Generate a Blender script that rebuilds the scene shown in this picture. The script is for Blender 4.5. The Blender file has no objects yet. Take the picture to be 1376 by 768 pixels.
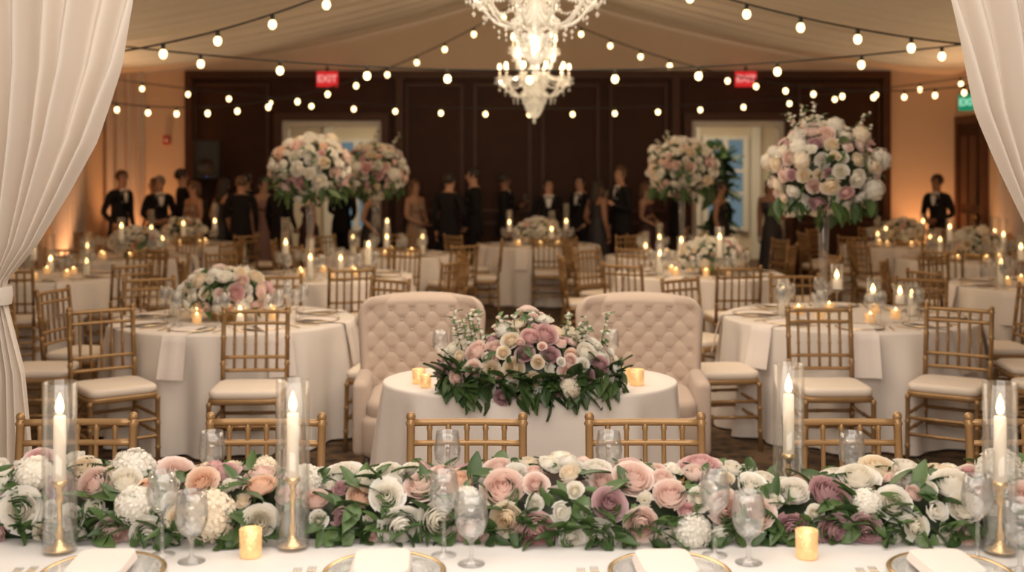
import bpy, math, random
import numpy as np
from mathutils import Vector, Matrix
random.seed(7); rng=np.random.RandomState(7)
S=bpy.context.scene
PI=math.pi
S.view_settings.view_transform='Standard'

# ---------------------------------------------------------------- materials
def mat(name,col,rough=.6,metal=0,emis=None,es=0,var=0,scale=8,bump=0,bscale=60,sheen=0,transl=0,spec=.5):
    m=bpy.data.materials.new(name); m.use_nodes=True
    nt=m.node_tree; b=nt.nodes['Principled BSDF']
    b.inputs['Base Color'].default_value=(*col,1); b.inputs['Roughness'].default_value=rough
    b.inputs['Metallic'].default_value=metal; b.inputs['Specular IOR Level'].default_value=spec
    if sheen: b.inputs['Sheen Weight'].default_value=sheen
    if emis: 
        b.inputs['Emission Color'].default_value=(*emis,1); b.inputs['Emission Strength'].default_value=es
        m.cycles.emission_sampling='NONE'
    if var:
        tc=nt.nodes.new('ShaderNodeTexCoord'); n=nt.nodes.new('ShaderNodeTexNoise'); n.inputs['Scale'].default_value=scale
        n.inputs['Detail'].default_value=4
        r=nt.nodes.new('ShaderNodeMix'); r.data_type='RGBA'
        r.inputs[6].default_value=(*[c*(1-var) for c in col],1); r.inputs[7].default_value=(*[min(1,c*(1+var)) for c in col],1)
        nt.links.new(tc.outputs['Object'],n.inputs['Vector']); nt.links.new(n.outputs['Fac'],r.inputs[0]); nt.links.new(r.outputs[2],b.inputs['Base Color'])
    if bump:
        tc=nt.nodes.new('ShaderNodeTexCoord'); n=nt.nodes.new('ShaderNodeTexNoise'); n.inputs['Scale'].default_value=bscale
        bp=nt.nodes.new('ShaderNodeBump'); bp.inputs['Strength'].default_value=bump; bp.inputs['Distance'].default_value=.01
        nt.links.new(tc.outputs['Object'],n.inputs['Vector']); nt.links.new(n.outputs['Fac'],bp.inputs['Height']); nt.links.new(bp.outputs[0],b.inputs['Normal'])
    if transl:
        t=nt.nodes.new('ShaderNodeBsdfTranslucent'); t.inputs[0].default_value=(*col,1)
        mx=nt.nodes.new('ShaderNodeMixShader'); mx.inputs[0].default_value=transl
        o=nt.nodes['Material Output']
        nt.links.new(b.outputs[0],mx.inputs[1]); nt.links.new(t.outputs[0],mx.inputs[2]); nt.links.new(mx.outputs[0],o.inputs[0])
    return m
def emit(name,col,st,sample=False):
    m=bpy.data.materials.new(name); m.use_nodes=True; nt=m.node_tree; nt.nodes.clear()
    e=nt.nodes.new('ShaderNodeEmission'); e.inputs[0].default_value=(*col,1); e.inputs[1].default_value=st
    o=nt.nodes.new('ShaderNodeOutputMaterial'); nt.links.new(e.outputs[0],o.inputs[0])
    if not sample:
        m.cycles.emission_sampling='NONE'
    return m
def glassmat(name,tint=(1,1,1),gl=.12,rough=.03,body=0.0,glow=0):
    m=bpy.data.materials.new(name); m.use_nodes=True; nt=m.node_tree; nt.nodes.clear()
    t=nt.nodes.new('ShaderNodeBsdfTransparent'); t.inputs[0].default_value=(*tint,1)
    g=nt.nodes.new('ShaderNodeBsdfGlossy'); g.inputs['Roughness'].default_value=rough
    lw=nt.nodes.new('ShaderNodeLayerWeight'); lw.inputs[0].default_value=.35
    mp=nt.nodes.new('ShaderNodeMapRange'); mp.inputs[3].default_value=gl*.4; mp.inputs[4].default_value=min(1,gl*5)
    mx=nt.nodes.new('ShaderNodeMixShader'); o=nt.nodes.new('ShaderNodeOutputMaterial')
    nt.links.new(lw.outputs['Facing'],mp.inputs[0]); nt.links.new(mp.outputs[0],mx.inputs[0])
    nt.links.new(t.outputs[0],mx.inputs[1]); nt.links.new(g.outputs[0],mx.inputs[2])
    out=mx
    if body:
        d=nt.nodes.new('ShaderNodeBsdfPrincipled'); d.inputs['Base Color'].default_value=(.9,.9,.88,1)
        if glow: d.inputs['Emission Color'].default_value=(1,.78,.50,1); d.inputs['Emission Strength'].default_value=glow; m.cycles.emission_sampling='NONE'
        m2=nt.nodes.new('ShaderNodeMixShader'); m2.inputs[0].default_value=body
        nt.links.new(mx.outputs[0],m2.inputs[1]); nt.links.new(d.outputs[0],m2.inputs[2]); out=m2
    nt.links.new(out.outputs[0],o.inputs[0]); return m

def attrmat(name,rough,transl,tint=(1,1,1)):
    m=bpy.data.materials.new(name); m.use_nodes=True; nt=m.node_tree; b=nt.nodes['Principled BSDF']
    a=nt.nodes.new('ShaderNodeAttribute'); a.attribute_name='Col'
    nt.links.new(a.outputs['Color'],b.inputs['Base Color']); b.inputs['Roughness'].default_value=rough
    t=nt.nodes.new('ShaderNodeBsdfTranslucent'); nt.links.new(a.outputs['Color'],t.inputs[0])
    mx=nt.nodes.new('ShaderNodeMixShader'); mx.inputs[0].default_value=transl; o=nt.nodes['Material Output']
    nt.links.new(b.outputs[0],mx.inputs[1]); nt.links.new(t.outputs[0],mx.inputs[2]); nt.links.new(mx.outputs[0],o.inputs[0])
    return m
M_PETAL=attrmat('petal',.6,.4); M_LEAF=attrmat('leaf',.42,.12)
M_GOLD=mat('gold_wood',(.36,.215,.095),.38,.4,var=.15,scale=20)
M_CUSH=mat('cushion_ivory',(.78,.68,.58),.8,bump=.1)
M_CLOTH=mat('table_linen',(.76,.69,.63),.75,bump=.08,bscale=200,sheen=.2)
M_CLOTHF=mat('table_linen_white',(.74,.72,.70),.75,bump=.08,bscale=200,sheen=.1)
M_BLUSH=mat('velvet_ivory',(.53,.415,.335),.8,bump=.08,bscale=150,sheen=.2)
M_DRAPE=mat('sheer_drape',(.84,.77,.70),.8,transl=.35)
M_CEIL=mat('ceiling_fabric',(.80,.69,.54),.85,transl=.1)
M_WALL=mat('wall_cream',(.70,.55,.40),.8,var=.04,scale=2)
M_WOODP=mat('wall_wood',(.050,.019,.009),.6,var=.35,scale=3,spec=.25)
M_WOODT=mat('wood_trim',(.075,.030,.014),.5,var=.25,scale=5,spec=.35)
M_GLASS=glassmat('clear_glass',gl=.08,body=.02)
M_GLASSW=glassmat('goblet_glass',tint=(.96,.96,.96),gl=.12,body=.05)
M_CRYS=glassmat('crystal_glow',gl=.32,rough=.1,body=.30,glow=.45)  # warm emission put into the crystals to imitate their lit glow
M_WAX=mat('candle_wax',(.90,.82,.70),.5,emis=(1,.75,.45),es=.15)
M_FLAME=emit('flame',(1,.60,.22),9)
M_BULB=emit('bulb_glow',(1,.70,.34),5)
M_CBULB=emit('chandelier_bulb',(1,.78,.45),6)
M_WIRE=mat('black_wire',(.02,.018,.015),.5)
M_BRASS=mat('brass',(.78,.55,.28),.25,.95)
M_VOT=mat('votive_gold_glow',(.80,.55,.28),.3,.4,emis=(1,.50,.18),es=.40,var=.3,scale=60,bump=.4,bscale=120)  # gold cup; its candlelit glow is emission put into the material
M_PLATE=mat('porcelain_plate',(.85,.83,.80),.2)
M_PGL=glassmat('charger_glass',gl=.14,body=.25)
M_NAP=mat('napkin',(.80,.72,.67),.85,bump=.1)
M_SILVER=mat('cutlery_gold',(.75,.6,.4),.25,1)
M_DARK=mat('dark_wood_leg',(.05,.03,.02),.4)
M_SUIT=mat('suit_black',(.014,.012,.013),.85,spec=.2); M_SHIRT=mat('shirt_white',(.8,.76,.7),.7)
M_SKIN=mat('skin',(.50,.28,.18),.55); M_SKIN2=mat('skin_tan',(.30,.15,.09),.55)
M_HAIRD=mat('hair_dark',(.025,.015,.01),.5); M_HAIRB=mat('hair_brown',(.12,.06,.03),.5); M_HAIRG=mat('hair_grey',(.3,.28,.26),.6)
M_DTAN=mat('dress_champagne',(.38,.25,.17),.6); M_DMAUVE=mat('dress_mauve',(.36,.20,.17),.6); M_DBLK=mat('dress_black',(.02,.017,.02),.6); M_DNAVY=mat('dress_wine',(.06,.02,.022),.6)
M_LIP=mat('lips',(.4,.12,.1),.5); M_EYE=mat('eye_dark',(.03,.02,.015),.3)

# ---------------------------------------------------------------- geometry kit
class MB:
    def __init__(s): s.V=[];s.F=[];s.M=[];s.SM=[];s.C=[];s.n=0
    def add(s,geo,mi=0,T=None,smooth=True,col=None):
        v,f=geo; v=np.asarray(v,dtype=float)
        if T is not None:
            A=np.array(T); v=v@A[:3,:3].T+A[:3,3]
        if isinstance(f,np.ndarray): s.F+= (f+s.n).tolist()
        else: s.F+=[[i+s.n for i in q] for q in f]
        s.M+=[mi]*len(f); s.SM+=[smooth]*len(f)
        s.V.append(v); 
        if col is None: col=np.ones((len(v),3))
        elif np.ndim(col)==1: col=np.tile(col,(len(v),1))
        s.C.append(col); s.n+=len(v)
    def mesh(s,name,mats,color=False):
        me=bpy.data.meshes.new(name); V=np.concatenate(s.V)
        me.from_pydata(V.tolist(),[],s.F)
        for m in mats: me.materials.append(m)
        me.polygons.foreach_set('material_index',s.M); me.polygons.foreach_set('use_smooth',s.SM)
        if color:
            a=me.color_attributes.new(name='Col',type='FLOAT_COLOR',domain='POINT')
            C=np.concatenate(s.C); C=np.hstack([C,np.ones((len(C),1))]); a.data.foreach_set('color',C.ravel())
        me.update(); return me
    def obj(s,name,mats,loc=(0,0,0),yaw=0,color=False,parent=None):
        return link(name,s.mesh(name,mats,color),loc,yaw,parent)
def link(name,me,loc=(0,0,0),yaw=0,parent=None):
    o=bpy.data.objects.new(name,me); o.location=loc; o.rotation_euler=(0,0,yaw); S.collection.objects.link(o)
    if parent: o.parent=parent
    return o
def empty(name,loc=(0,0,0),yaw=0):
    o=bpy.data.objects.new(name,None); o.location=loc; o.rotation_euler=(0,0,yaw); o.empty_display_size=.1; S.collection.objects.link(o); return o
def TR(x,y,z,s=1,rz=0,rx=0,ry=0):
    M=Matrix.Translation((x,y,z))@Matrix.Rotation(rz,4,'Z')@Matrix.Rotation(ry,4,'Y')@Matrix.Rotation(rx,4,'X')
    if np.ndim(s)==0: s=(s,s,s)
    return M@Matrix.Diagonal((*s,1))
def box(x0,x1,y0,y1,z0,z1):
    v=[(x,y,z) for z in (z0,z1) for y in (y0,y1) for x in (x0,x1)]
    return np.array(v,float),[[0,2,3,1],[4,5,7,6],[0,1,5,4],[2,6,7,3],[0,4,6,2],[1,3,7,5]]
def grid_faces(nr,nc,wrap=False):
    f=[]
    for i in range(nr-1):
        for j in range(nc if wrap else nc-1):
            k=(j+1)%nc
            f.append((i*nc+j,i*nc+k,(i+1)*nc+k,(i+1)*nc+j))
    return np.array(f)
def lathe(prof,seg=16,sx=1,sy=1):
    a=np.linspace(0,2*PI,seg,endpoint=False); V=[]
    for r,z in prof: V.append(np.stack([r*np.cos(a)*sx,r*np.sin(a)*sy,np.full(seg,z)],1))
    return np.concatenate(V),grid_faces(len(prof),seg,True)
def sphere(r=1,seg=12,rings=8,sc=(1,1,1)):
    p=[(max(1e-4,r*math.sin(PI*i/rings)),-r*math.cos(PI*i/rings)) for i in range(rings+1)]
    v,f=lathe(p,seg); return v*np.array(sc),f
def tube(path,rad,seg=8,cap=True):
    P=np.array(path,float); n=len(P)
    if np.ndim(rad)==0: rad=[rad]*n
    V=[];up=np.array([0,0,1.])
    T0=P[1]-P[0]; T0/=np.linalg.norm(T0)
    if abs(T0[2])>.9: up=np.array([1.,0,0])
    N=np.cross(up,T0); N/=np.linalg.norm(N)
    a=np.linspace(0,2*PI,seg,endpoint=False)
    for i in range(n):
        t=P[min(i+1,n-1)]-P[max(i-1,0)]; t/=np.linalg.norm(t)+1e-9
        N=N-t*np.dot(N,t); N/=np.linalg.norm(N)+1e-9; B=np.cross(t,N)
        V.append(P[i]+rad[i]*(np.outer(np.cos(a),N)+np.outer(np.sin(a),B)))
    F=grid_faces(n,seg,True).tolist()
    if cap: F.append(list(range(seg))[::-1]); F.append([(n-1)*seg+i for i in range(seg)])
    return np.concatenate(V),F
def rbox(w,d,h,b=.02,nx=2):
    prof=[];k=5
    for i in range(k+1):
        a=-PI/2+PI/2*i/k; prof.append((1,b*math.cos(a)-b,b+b*math.sin(a)))
    for i in range(k+1):
        a=PI/2*i/k; prof.append((1,b*math.cos(a)-b,h-b+b*math.sin(a)))
    seg=32;V=[]
    outs=[]
    for j in range(seg):
        t=2*PI*j/seg; c,s_=math.cos(t),math.sin(t); e=.28
        outs.append((math.copysign(abs(c)**e,c)*w/2,math.copysign(abs(s_)**e,s_)*d/2))
    for _,ins,z in prof:
        fx=(w/2+ins)/(w/2); fy=(d/2+ins)/(d/2)
        for x,y in outs: V.append((x*fx,y*fy,z))
    F=grid_faces(len(prof),seg,True).tolist(); F.append(list(range(seg))[::-1]); F.append([(len(prof)-1)*seg+i for i in range(seg)])
    return np.array(V),F

# ---------------------------------------------------------------- flowers
def make_rose(n,seed,nu=5,nv=5,phi1=88,a0=.14,rag=.02,curl=1.2,zd=.40):
    r=np.random.RandomState(seed); V=[];F=[];Sh=[];off=0
    gf=grid_faces(nv,nu)
    for i in range(n):
        t=i/(n-1); a=a0+(1-a0)*t**.85
        ph=math.radians(140-(140-phi1)*t**.8); zt=1.0-zd*t**1.6+r.uniform(-.03,.03); kz=zt/(a*(1-math.cos(ph)))
        w=1.5-.68*t; ang=i*2.4+r.uniform(-.15,.15); tilt=r.uniform(-.05,.05)
        for v in np.linspace(.1,1,nv):
            for u in np.linspace(-1,1,nu):
                ve=v*(1-.14*abs(u)**2.6)
                th=ang+u*w*(.45+.55*math.sin(PI*min(.5,.12+.5*v)))
                rho=a*math.sin(ph*ve); z=a*(1-math.cos(ph*ve))*kz
                c=max(0,v-.7)
                rho+=c*c*curl*t; z-=c*c*.9*t*curl
                rho+=rag*math.cos(3*u+i)*t*v+tilt*v*a
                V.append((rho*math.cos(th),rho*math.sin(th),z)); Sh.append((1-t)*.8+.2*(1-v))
        F.append(gf+off); off+=nu*nv
    V=np.array(V); V[:,2]-=.45
    return V,np.concatenate(F),np.array(Sh)
def make_hyd(n,seed):
    r=np.random.RandomState(seed);V=[];F=[];Sh=[];off=0
    v,f=sphere(.84,14,10); V+=[tuple(q) for q in v]; Sh+=[.5]*len(v); F+=[list(q) for q in f]; off=len(v)
    for i in range(n):
        z=1-1.6*i/n; rr=math.sqrt(max(0,1-z*z)); th=i*2.39996
        nrm=Vector((rr*math.cos(th)+r.uniform(-.1,.1),rr*math.sin(th)+r.uniform(-.1,.1),z)).normalized(); q=nrm.to_track_quat('Z','Y').to_matrix(); tw=r.uniform(0,6); lv=.92+r.uniform(-.06,.1)
        for k in range(4):
            a=tw+k*PI/2; s=.24; tl=r.uniform(-.02,.06)
            pts=[(0,0,-.03),(s*math.cos(a-.6)*.8,s*math.sin(a-.6)*.8,.02),(s*1.1*math.cos(a),s*1.1*math.sin(a),tl),(s*math.cos(a+.6)*.8,s*math.sin(a+.6)*.8,.02)]
            for p in pts: V.append(tuple(q@Vector(p)+nrm*lv)); Sh.append(.1+.3*r.rand())
            F.append([off,off+1,off+2,off+3]); off+=4
    return np.array(V),np.array(F),np.array(Sh)
def make_leaf(nv=5):
    V=[];
    for i in range(nv):
        v=i/(nv-1); w=.28*math.sin(PI*(.06+.9*v))**.8*(1-.3*v)
        for u in (-1,0,1): V.append((u*w,v,-.35*v*v+.08*abs(u)+.02))
    return np.array(V),grid_faces(nv,3)
ROSE=[make_rose(28,1),make_rose(34,2,phi1=100),make_rose(24,3,phi1=92,curl=1.5),make_rose(30,4,phi1=108),make_rose(22,9,phi1=82,curl=1.7,zd=.5)]
ROSEL=[make_rose(14,11,4,4,phi1=95),make_rose(17,12,4,4,phi1=105)]
BUD=[make_rose(9,5,4,4,phi1=125,zd=.1)]
HYD=[make_hyd(110,4)]; HYDL=[make_hyd(44,6)]
LEAF=make_leaf()
PAL={ 'white':((.95,.93,.88),(.95,.90,.78)),'cream':((.95,.89,.78),(.94,.80,.60)),'blush':((.94,.82,.76),(.92,.70,.63)),
 'peach':((.94,.78,.66),(.93,.66,.50)),'pink':((.89,.69,.68),(.82,.53,.53)),'mauve':((.68,.47,.49),(.55,.34,.36)),'ivory':((.96,.94,.90),(.95,.91,.82))}
def pick(w):
    k=list(w.keys()); p=np.array([w[i] for i in k],float); return k[rng.choice(len(k),p=p/p.sum())]
WARM={'white':4.8,'ivory':4.2,'cream':3,'blush':3.8,'peach':1.0,'pink':1.6,'mauve':.95}
PALE={'white':5,'ivory':4,'cream':3,'blush':2.6,'peach':.8,'pink':.6,'mauve':.2}
def put_flower(mb,p,n,size,pal,hi=True,kind=None):
    if kind is None:
        x=rng.rand(); kind='hyd' if x<.09 and size>.03 else ('bud' if x<.16 else 'rose')
    protos={'hyd':HYD if hi else HYDL,'bud':BUD,'rose':ROSE if hi else ROSEL}[kind]
    V,F,Sh=protos[rng.randint(len(protos))]
    c=pick(pal) if kind!='hyd' else pick({'white':3,'cream':1.5})
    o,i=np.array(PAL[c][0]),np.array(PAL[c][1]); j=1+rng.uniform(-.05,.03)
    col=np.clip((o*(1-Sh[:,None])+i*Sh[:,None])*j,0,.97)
    d=Vector(n)+Vector(rng.uniform(-.28,.28,3)); q=d.normalized().to_track_quat('Z','Y').to_matrix().to_4x4()
    s=size*(.72 if kind=='bud' else (1.12 if kind=='hyd' else 1))
    T=Matrix.Translation(Vector(p))@q@Matrix.Rotation(rng.uniform(0,6.28),4,'Z')@Matrix.Diagonal((s,s,s*.95,1))
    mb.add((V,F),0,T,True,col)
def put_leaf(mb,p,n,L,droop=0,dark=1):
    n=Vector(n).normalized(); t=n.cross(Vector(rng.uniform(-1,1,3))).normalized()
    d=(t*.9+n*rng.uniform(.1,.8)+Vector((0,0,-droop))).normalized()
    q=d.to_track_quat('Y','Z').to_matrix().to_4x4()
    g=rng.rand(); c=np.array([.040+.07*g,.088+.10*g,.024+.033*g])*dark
    T=Matrix.Translation(Vector(p))@q@Matrix.Rotation(rng.uniform(-.8,.8),4,'Y')@Matrix.Diagonal((L*rng.uniform(.8,1.2),L,L,1))
    mb.add(LEAF,1,T,True,c)
def scatter(sampler,sizes,tries=40,over=.80,blocked=None):
    P=[];R=[];out=[]
    for s in sizes:
        for _ in range(tries):
            p,n=sampler()
            if blocked and blocked(p,s): continue
            if P:
                d=np.linalg.norm(np.array(P)-p,axis=1)
                if np.any(d<over*(np.array(R)+s)): continue
            P.append(p);R.append(s);out.append((p,n,s));break
    return out
def ell_sampler(c,r,zmin=-1):
    c=np.array(c);r=np.array(r)
    def f():
        while True:
            v=rng.normal(size=3); v/=np.linalg.norm(v)
            if v[2]>=zmin: break
        n=v/r; n/=np.linalg.norm(n)
        return c+v*r*(1+rng.uniform(-.06,.1)),n
    return f
def floral(mb,c,r,sizes,pal,nleaf,leafL,zmin=-1,hi=True,droop=.2,over=.8,core=.82):
    v,f=sphere(1,16,10,(r[0]*core,r[1]*core,r[2]*core)); v=v+np.array(c)
    if zmin>-.9: v[:,2]=np.maximum(v[:,2],c[2]+zmin*r[2])
    mb.add((v,f),1,None,True,np.array([.03,.05,.02]))
    sm=ell_sampler(c,r,zmin)
    for p,n,s in scatter(sm,sizes,over=over): put_flower(mb,p,n,s,pal,hi)
    c_=np.array(c)
    for _ in range(nleaf):
        p,n=sm(); put_leaf(mb,c_+(p-c_)*.93,n,leafL*rng.uniform(.6,1.2),droop)

# ---------------------------------------------------------------- room
XL,XR,YB,YF=-6.5,7.15,19.0,-2.0
EAVE=3.35
mb=MB(); mb.add(box(XL-.2,XR+.2,YF,24,-.1,0),0,smooth=False)
mfloor=bpy.data.materials.new('carpet'); mfloor.use_nodes=True; nt=mfloor.node_tree; b=nt.nodes['Principled BSDF']; b.inputs['Roughness'].default_value=.95
tc=nt.nodes.new('ShaderNodeTexCoord'); vo=nt.nodes.new('ShaderNodeTexVoronoi'); vo.inputs['Scale'].default_value=9
no=nt.nodes.new('ShaderNodeTexNoise'); no.inputs['Scale'].default_value=14; no.inputs['Detail'].default_value=5
mx=nt.nodes.new('ShaderNodeMath'); mx.operation='MULTIPLY'; cr=nt.nodes.new('ShaderNodeValToRGB')
cr.color_ramp.elements[0].color=(.02,.011,.006,1); cr.color_ramp.elements[0].position=.05
cr.color_ramp.elements[1].color=(.13,.075,.035,1); cr.color_ramp.elements[1].position=.35
nt.links.new(tc.outputs['Object'],vo.inputs[0]); nt.links.new(tc.outputs['Object'],no.inputs[0])
nt.links.new(vo.outputs[0],mx.inputs[0]); nt.links.new(no.outputs[0],mx.inputs[1]); nt.links.new(mx.outputs[0],cr.inputs[0]); nt.links.new(cr.outputs[0],b.inputs['Base Color'])
mb.obj('floor',[mfloor])
mb=MB(); mb.add(box(XL-.2,XL,YF,YB,0,5),0,smooth=False); mb.obj('wall_left',[M_WALL])
mb=MB(); mb.add(box(XR,XR+.2,YF,YB,0,5),0,smooth=False); mb.obj('wall_right',[M_WALL])
O1=(-3.67,-2.08);O2=(2.86,4.35);OH=2.56
mb=MB()
for a,b_ in ((-5.2,O1[0]),(O1[1],O2[0]),(O2[1],6.0)): mb.add(box(a,b_,YB,YB+.25,0,EAVE),0,smooth=False)
for a,b_ in (O1,O2): mb.add(box(a,b_,YB,YB+.25,OH,EAVE),0,smooth=False)
mb.add(box(XL-.2,-5.2,YB,YB+.25,0,EAVE),1,smooth=False); mb.add(box(6.0,XR+.2,YB,YB+.25,0,EAVE),1,smooth=False)
mb.add(box(XL-.2,XR+.2,YB,YB+.25,EAVE,5.2),1,smooth=False)
mb.obj('wall_back',[M_WOODP,M_WALL])
mb=MB()
def panel(x0,x1,z0,z1,w=.05):
    y0=YB-.04;y1=YB
    mb.add(box(x0,x1,y0,y1,z0,z0+w),0,smooth=False);mb.add(box(x0,x1,y0,y1,z1-w,z1),0,smooth=False)
    mb.add(box(x0,x0+w,y0,y1,z0+w,z1-w),0,smooth=False);mb.add(box(x1-w,x1,y0,y1,z0+w,z1-w),0,smooth=False)
for a,b_,n in ((-5.15,O1[0]-.12,1),(O1[1]+.3,O2[0]-.3,4),(O2[1]+.12,5.95,1)):
    w=(b_-a)/n
    for i in range(n):
        panel(a+i*w+.08,a+(i+1)*w-.08,.15,.95); panel(a+i*w+.08,a+(i+1)*w-.08,1.1,3.15)
for a,b_ in (O1,O2):
    mb.add(box(a-.12,a,YB-.07,YB,0,OH+.12),0,smooth=False);mb.add(box(b_,b_+.12,YB-.07,YB,0,OH+.12),0,smooth=False);mb.add(box(a,b_,YB-.07,YB,OH,OH+.12),0,smooth=False)
for x in (-5.2,-1.85,2.55,5.9): mb.add(box(x,x+.12,YB-.09,YB,0,EAVE),0,smooth=False)
mb.add(box(-5.2,6.02,YB-.08,YB,EAVE-.12,EAVE),0,smooth=False)
mb.obj('trim_1',[M_WOODT])
mb=MB(); mb.add(box(-5.2,O1[0]-.12,YB-.1,YB-.04,0,.15),0,smooth=False); mb.add(box(O1[1]+.12,O2[0]-.12,YB-.1,YB-.04,0,.15),0,smooth=False); mb.obj('baseboard_back',[M_WOODT])
M_FOY=mat('foyer_cream',(.72,.60,.44),.8); M_WFR=mat('window_frame',(.78,.72,.62),.5)
mb=MB(); mb.add(box(XL,XR,23.8,24,0,3.2),0,smooth=False); mb.add(box(XL,XR,YB+.25,24,3.2,3.3),0,smooth=False)
mb.add(box(XL-.2,XL,YB+.25,24,0,3.2),0,smooth=False);mb.add(box(XR,XR+.2,YB+.25,24,0,3.2),0,smooth=False); mb.obj('wall_foyer',[M_FOY])
mb=MB()
for a,b_ in (O1,O2):
    for x0,x1 in ((a,a+.09),(b_-.09,b_)): mb.add(box(x0,x1,YB+.02,YB+.24,0,OH),0,smooth=False)
    mb.add(box(a+.09,b_-.09,YB+.02,YB+.24,OH-.09,OH),0,smooth=False)
for x0,x1 in ((-3.65,-2.55),(3.65,4.85)):
    for xa in (x0,x1): mb.add(box(xa-.09,xa+.09,23.66,23.8,0,2.75),0,smooth=False)
    mb.add(box(x0-.15,x1+.15,23.64,23.8,2.75,2.95),0,smooth=False)
mb.obj('trim_2',[M_WFR])
M_WIN=emit('window_dusk',(.13,.18,.20),.9)
for k,(x0,x1,zt) in enumerate(((-3.45,-2.75,2.35),(3.85,4.65,2.4))):
    mb=MB(); mb.add(box(x0,x1,23.74,23.8,.6,zt),0,smooth=False)
    for x in (x0,x1,(x0+x1)/2): mb.add(box(x-.05,x+.05,23.68,23.74,.55,zt+.05),1,smooth=False)
    for z in (.6,1.3,1.75,zt): mb.add(box(x0,x1,23.69,23.74,z-.03,z+.03),1,smooth=False)
    mb.obj('window_%d'%(k+1),[M_WIN,M_WFR])
def plant(x,y,h):
    mb=MB(); mb.add(lathe([(.001,0),(.14,0),(.19,.35),(.17,.35),(.16,.3),(.001,.3)],16),0)
    mb.add(tube([(0,0,.3),(0,0,h*.6)],.02),1,col=np.array([.1,.06,.03]))
    for i in range(120):
        p=Vector(rng.uniform(-.1,.1,3)); z=rng.uniform(.35,h)
        put_leaf(mb,(p.x,p.y,z),(math.cos(i*2.4),math.sin(i*2.4),.8),.38,.2,.8)
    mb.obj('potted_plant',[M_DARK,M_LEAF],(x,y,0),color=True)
plant(3.70,21.2,2.1); plant(-2.3,22,1.7)
ys=np.arange(YF,YB+.001,.045); xs=np.concatenate([np.linspace(XL,XR,61)])
V=[]
for y in ys:
    ph=(y-1.0)%2.9/2.9
    sw=math.sin(PI*ph)
    for x in xs:
        q=min(1,abs(x-.3)/6.85); z=EAVE+1.35*(1-q)**1.25
        edge=math.sin(PI*min(1,q*1.0))**.7 if 0<q<1 else 0
        z-= .32*sw*(.35+.65*edge)*(1 if q<.98 else .4)
        z+= .028*math.sin(y*2*PI/.27+math.sin(x*.7)*1.2)+.012*math.sin(y*2*PI/.13+x)
        V.append((x,y,z+.02))
mb=MB(); mb.add((np.array(V),grid_faces(len(ys),len(xs)))); mb.obj('ceiling',[M_CEIL])
def wall_drape(x,y,w,ax):
    n=90; rows=4; V=[]
    for z in np.linspace(0.02,EAVE-.02,rows):
        for i in range(n):
            u=i/(n-1); d=.05*math.sin(u*w*2*PI/.16)+.07
            V.append((x+(u-.5)*w,y-d,z) if ax=='x' else (x+(d if x<0 else -d),y+(u-.5)*w,z))
    mb=MB(); mb.add((np.array(V),grid_faces(rows,n))); mb.obj('pleated_wall_drape',[M_DRAPE])
wall_drape(-6.15,YB-.02,.6,'x'); wall_drape(XL,17.2,1.2,'y'); wall_drape(XR,16.6,1.4,'y')
mb=MB(); XD=XR-.004; mb.add(box(XD-.06,XD,17.95,18.85,0,2.5),0,smooth=False)
for z0,z1 in ((.2,1.1),(1.25,2.3)): 
    mb.add(box(XD-.09,XD-.06,18.1,18.38,z0,z1),1,smooth=False);mb.add(box(XD-.09,XD-.06,18.46,18.72,z0,z1),1,smooth=False)
mb.add(box(XD-.1,XD,17.83,17.95,0,2.62),1,smooth=False);mb.add(box(XD-.1,XD,18.85,18.97,0,2.62),1,smooth=False);mb.add(box(XD-.1,XD,17.95,18.85,2.5,2.62),1,smooth=False)
mb.add(sphere(.04),2,TR(XD-.13,18.02,1.05)); mb.obj('door_1',[M_WOODP,M_WOODT,M_BRASS])
def exit_sign(x,y,z,body,letters,yaw=0):
    e=empty('exit_sign',(x,y,z),yaw)
    mb=MB(); mb.add(box(-.165,.165,-.025,.025,-.12,.12),0,smooth=False); mb.add(box(-.02,.02,-.02,.02,.12,.2),1,smooth=False)
    mb.obj('sign_body',[body,M_WIRE],parent=e)
    cu=bpy.data.curves.new('exit_text','FONT'); cu.body='EXIT'; cu.size=.15; cu.extrude=.003; cu.align_x='CENTER'; cu.align_y='CENTER'; cu.offset=.003
    cu.materials.append(letters); t=bpy.data.objects.new('exit_letters',cu); t.location=(0,-.03,0); t.rotation_euler=(PI/2,0,0); S.collection.objects.link(t); t.parent=e
RED=emit('exit_red',(.75,.03,.03),.9); REDL=emit('exit_letter',(1,.40,.35),.95); GRN=emit('exit_green',(.02,.30,.14),.8); GRNL=emit('exit_letter_green',(.4,.9,.6),1)
exit_sign(-2.9,18.7,3.2,RED,REDL); exit_sign(3.67,18.7,3.2,RED,REDL); exit_sign(6.80,17.7,2.78,GRN,GRNL,-.9)
mb=MB(); mb.add(box(-.05,.05,-.06,0,-.07,.07),0,smooth=False); mb.add(sphere(.03),1,TR(0,-.06,.0)); mb.obj('fire_alarm',[mat('alarm_red',(.6,.05,.04),.4),M_PLATE],(-5.5,YB,2.25))
mb=MB(); mb.add(rbox(.42,.36,.62,.03),0,TR(0,0,1.62)); mb.add(tube([(0,0,0.05),(0,0,1.65)],.02),0)
for a in (0,2.1,4.2): mb.add(tube([(0,0,.5),(.3*math.cos(a),.3*math.sin(a),.01)],.014),0)
mb.add(lathe([(.001,0),(.14,0),(.15,.02),(.13,.01)],20),1,TR(0,-.185,1.82,1,0,PI/2)); mb.add(sphere(.012),2,TR(0,-.185,1.68))
mb.obj('loudspeaker',[M_WIRE,M_DARK,emit('led_blue',(.1,.3,1),5)],(-4.75,18.55,0),.2)

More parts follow.
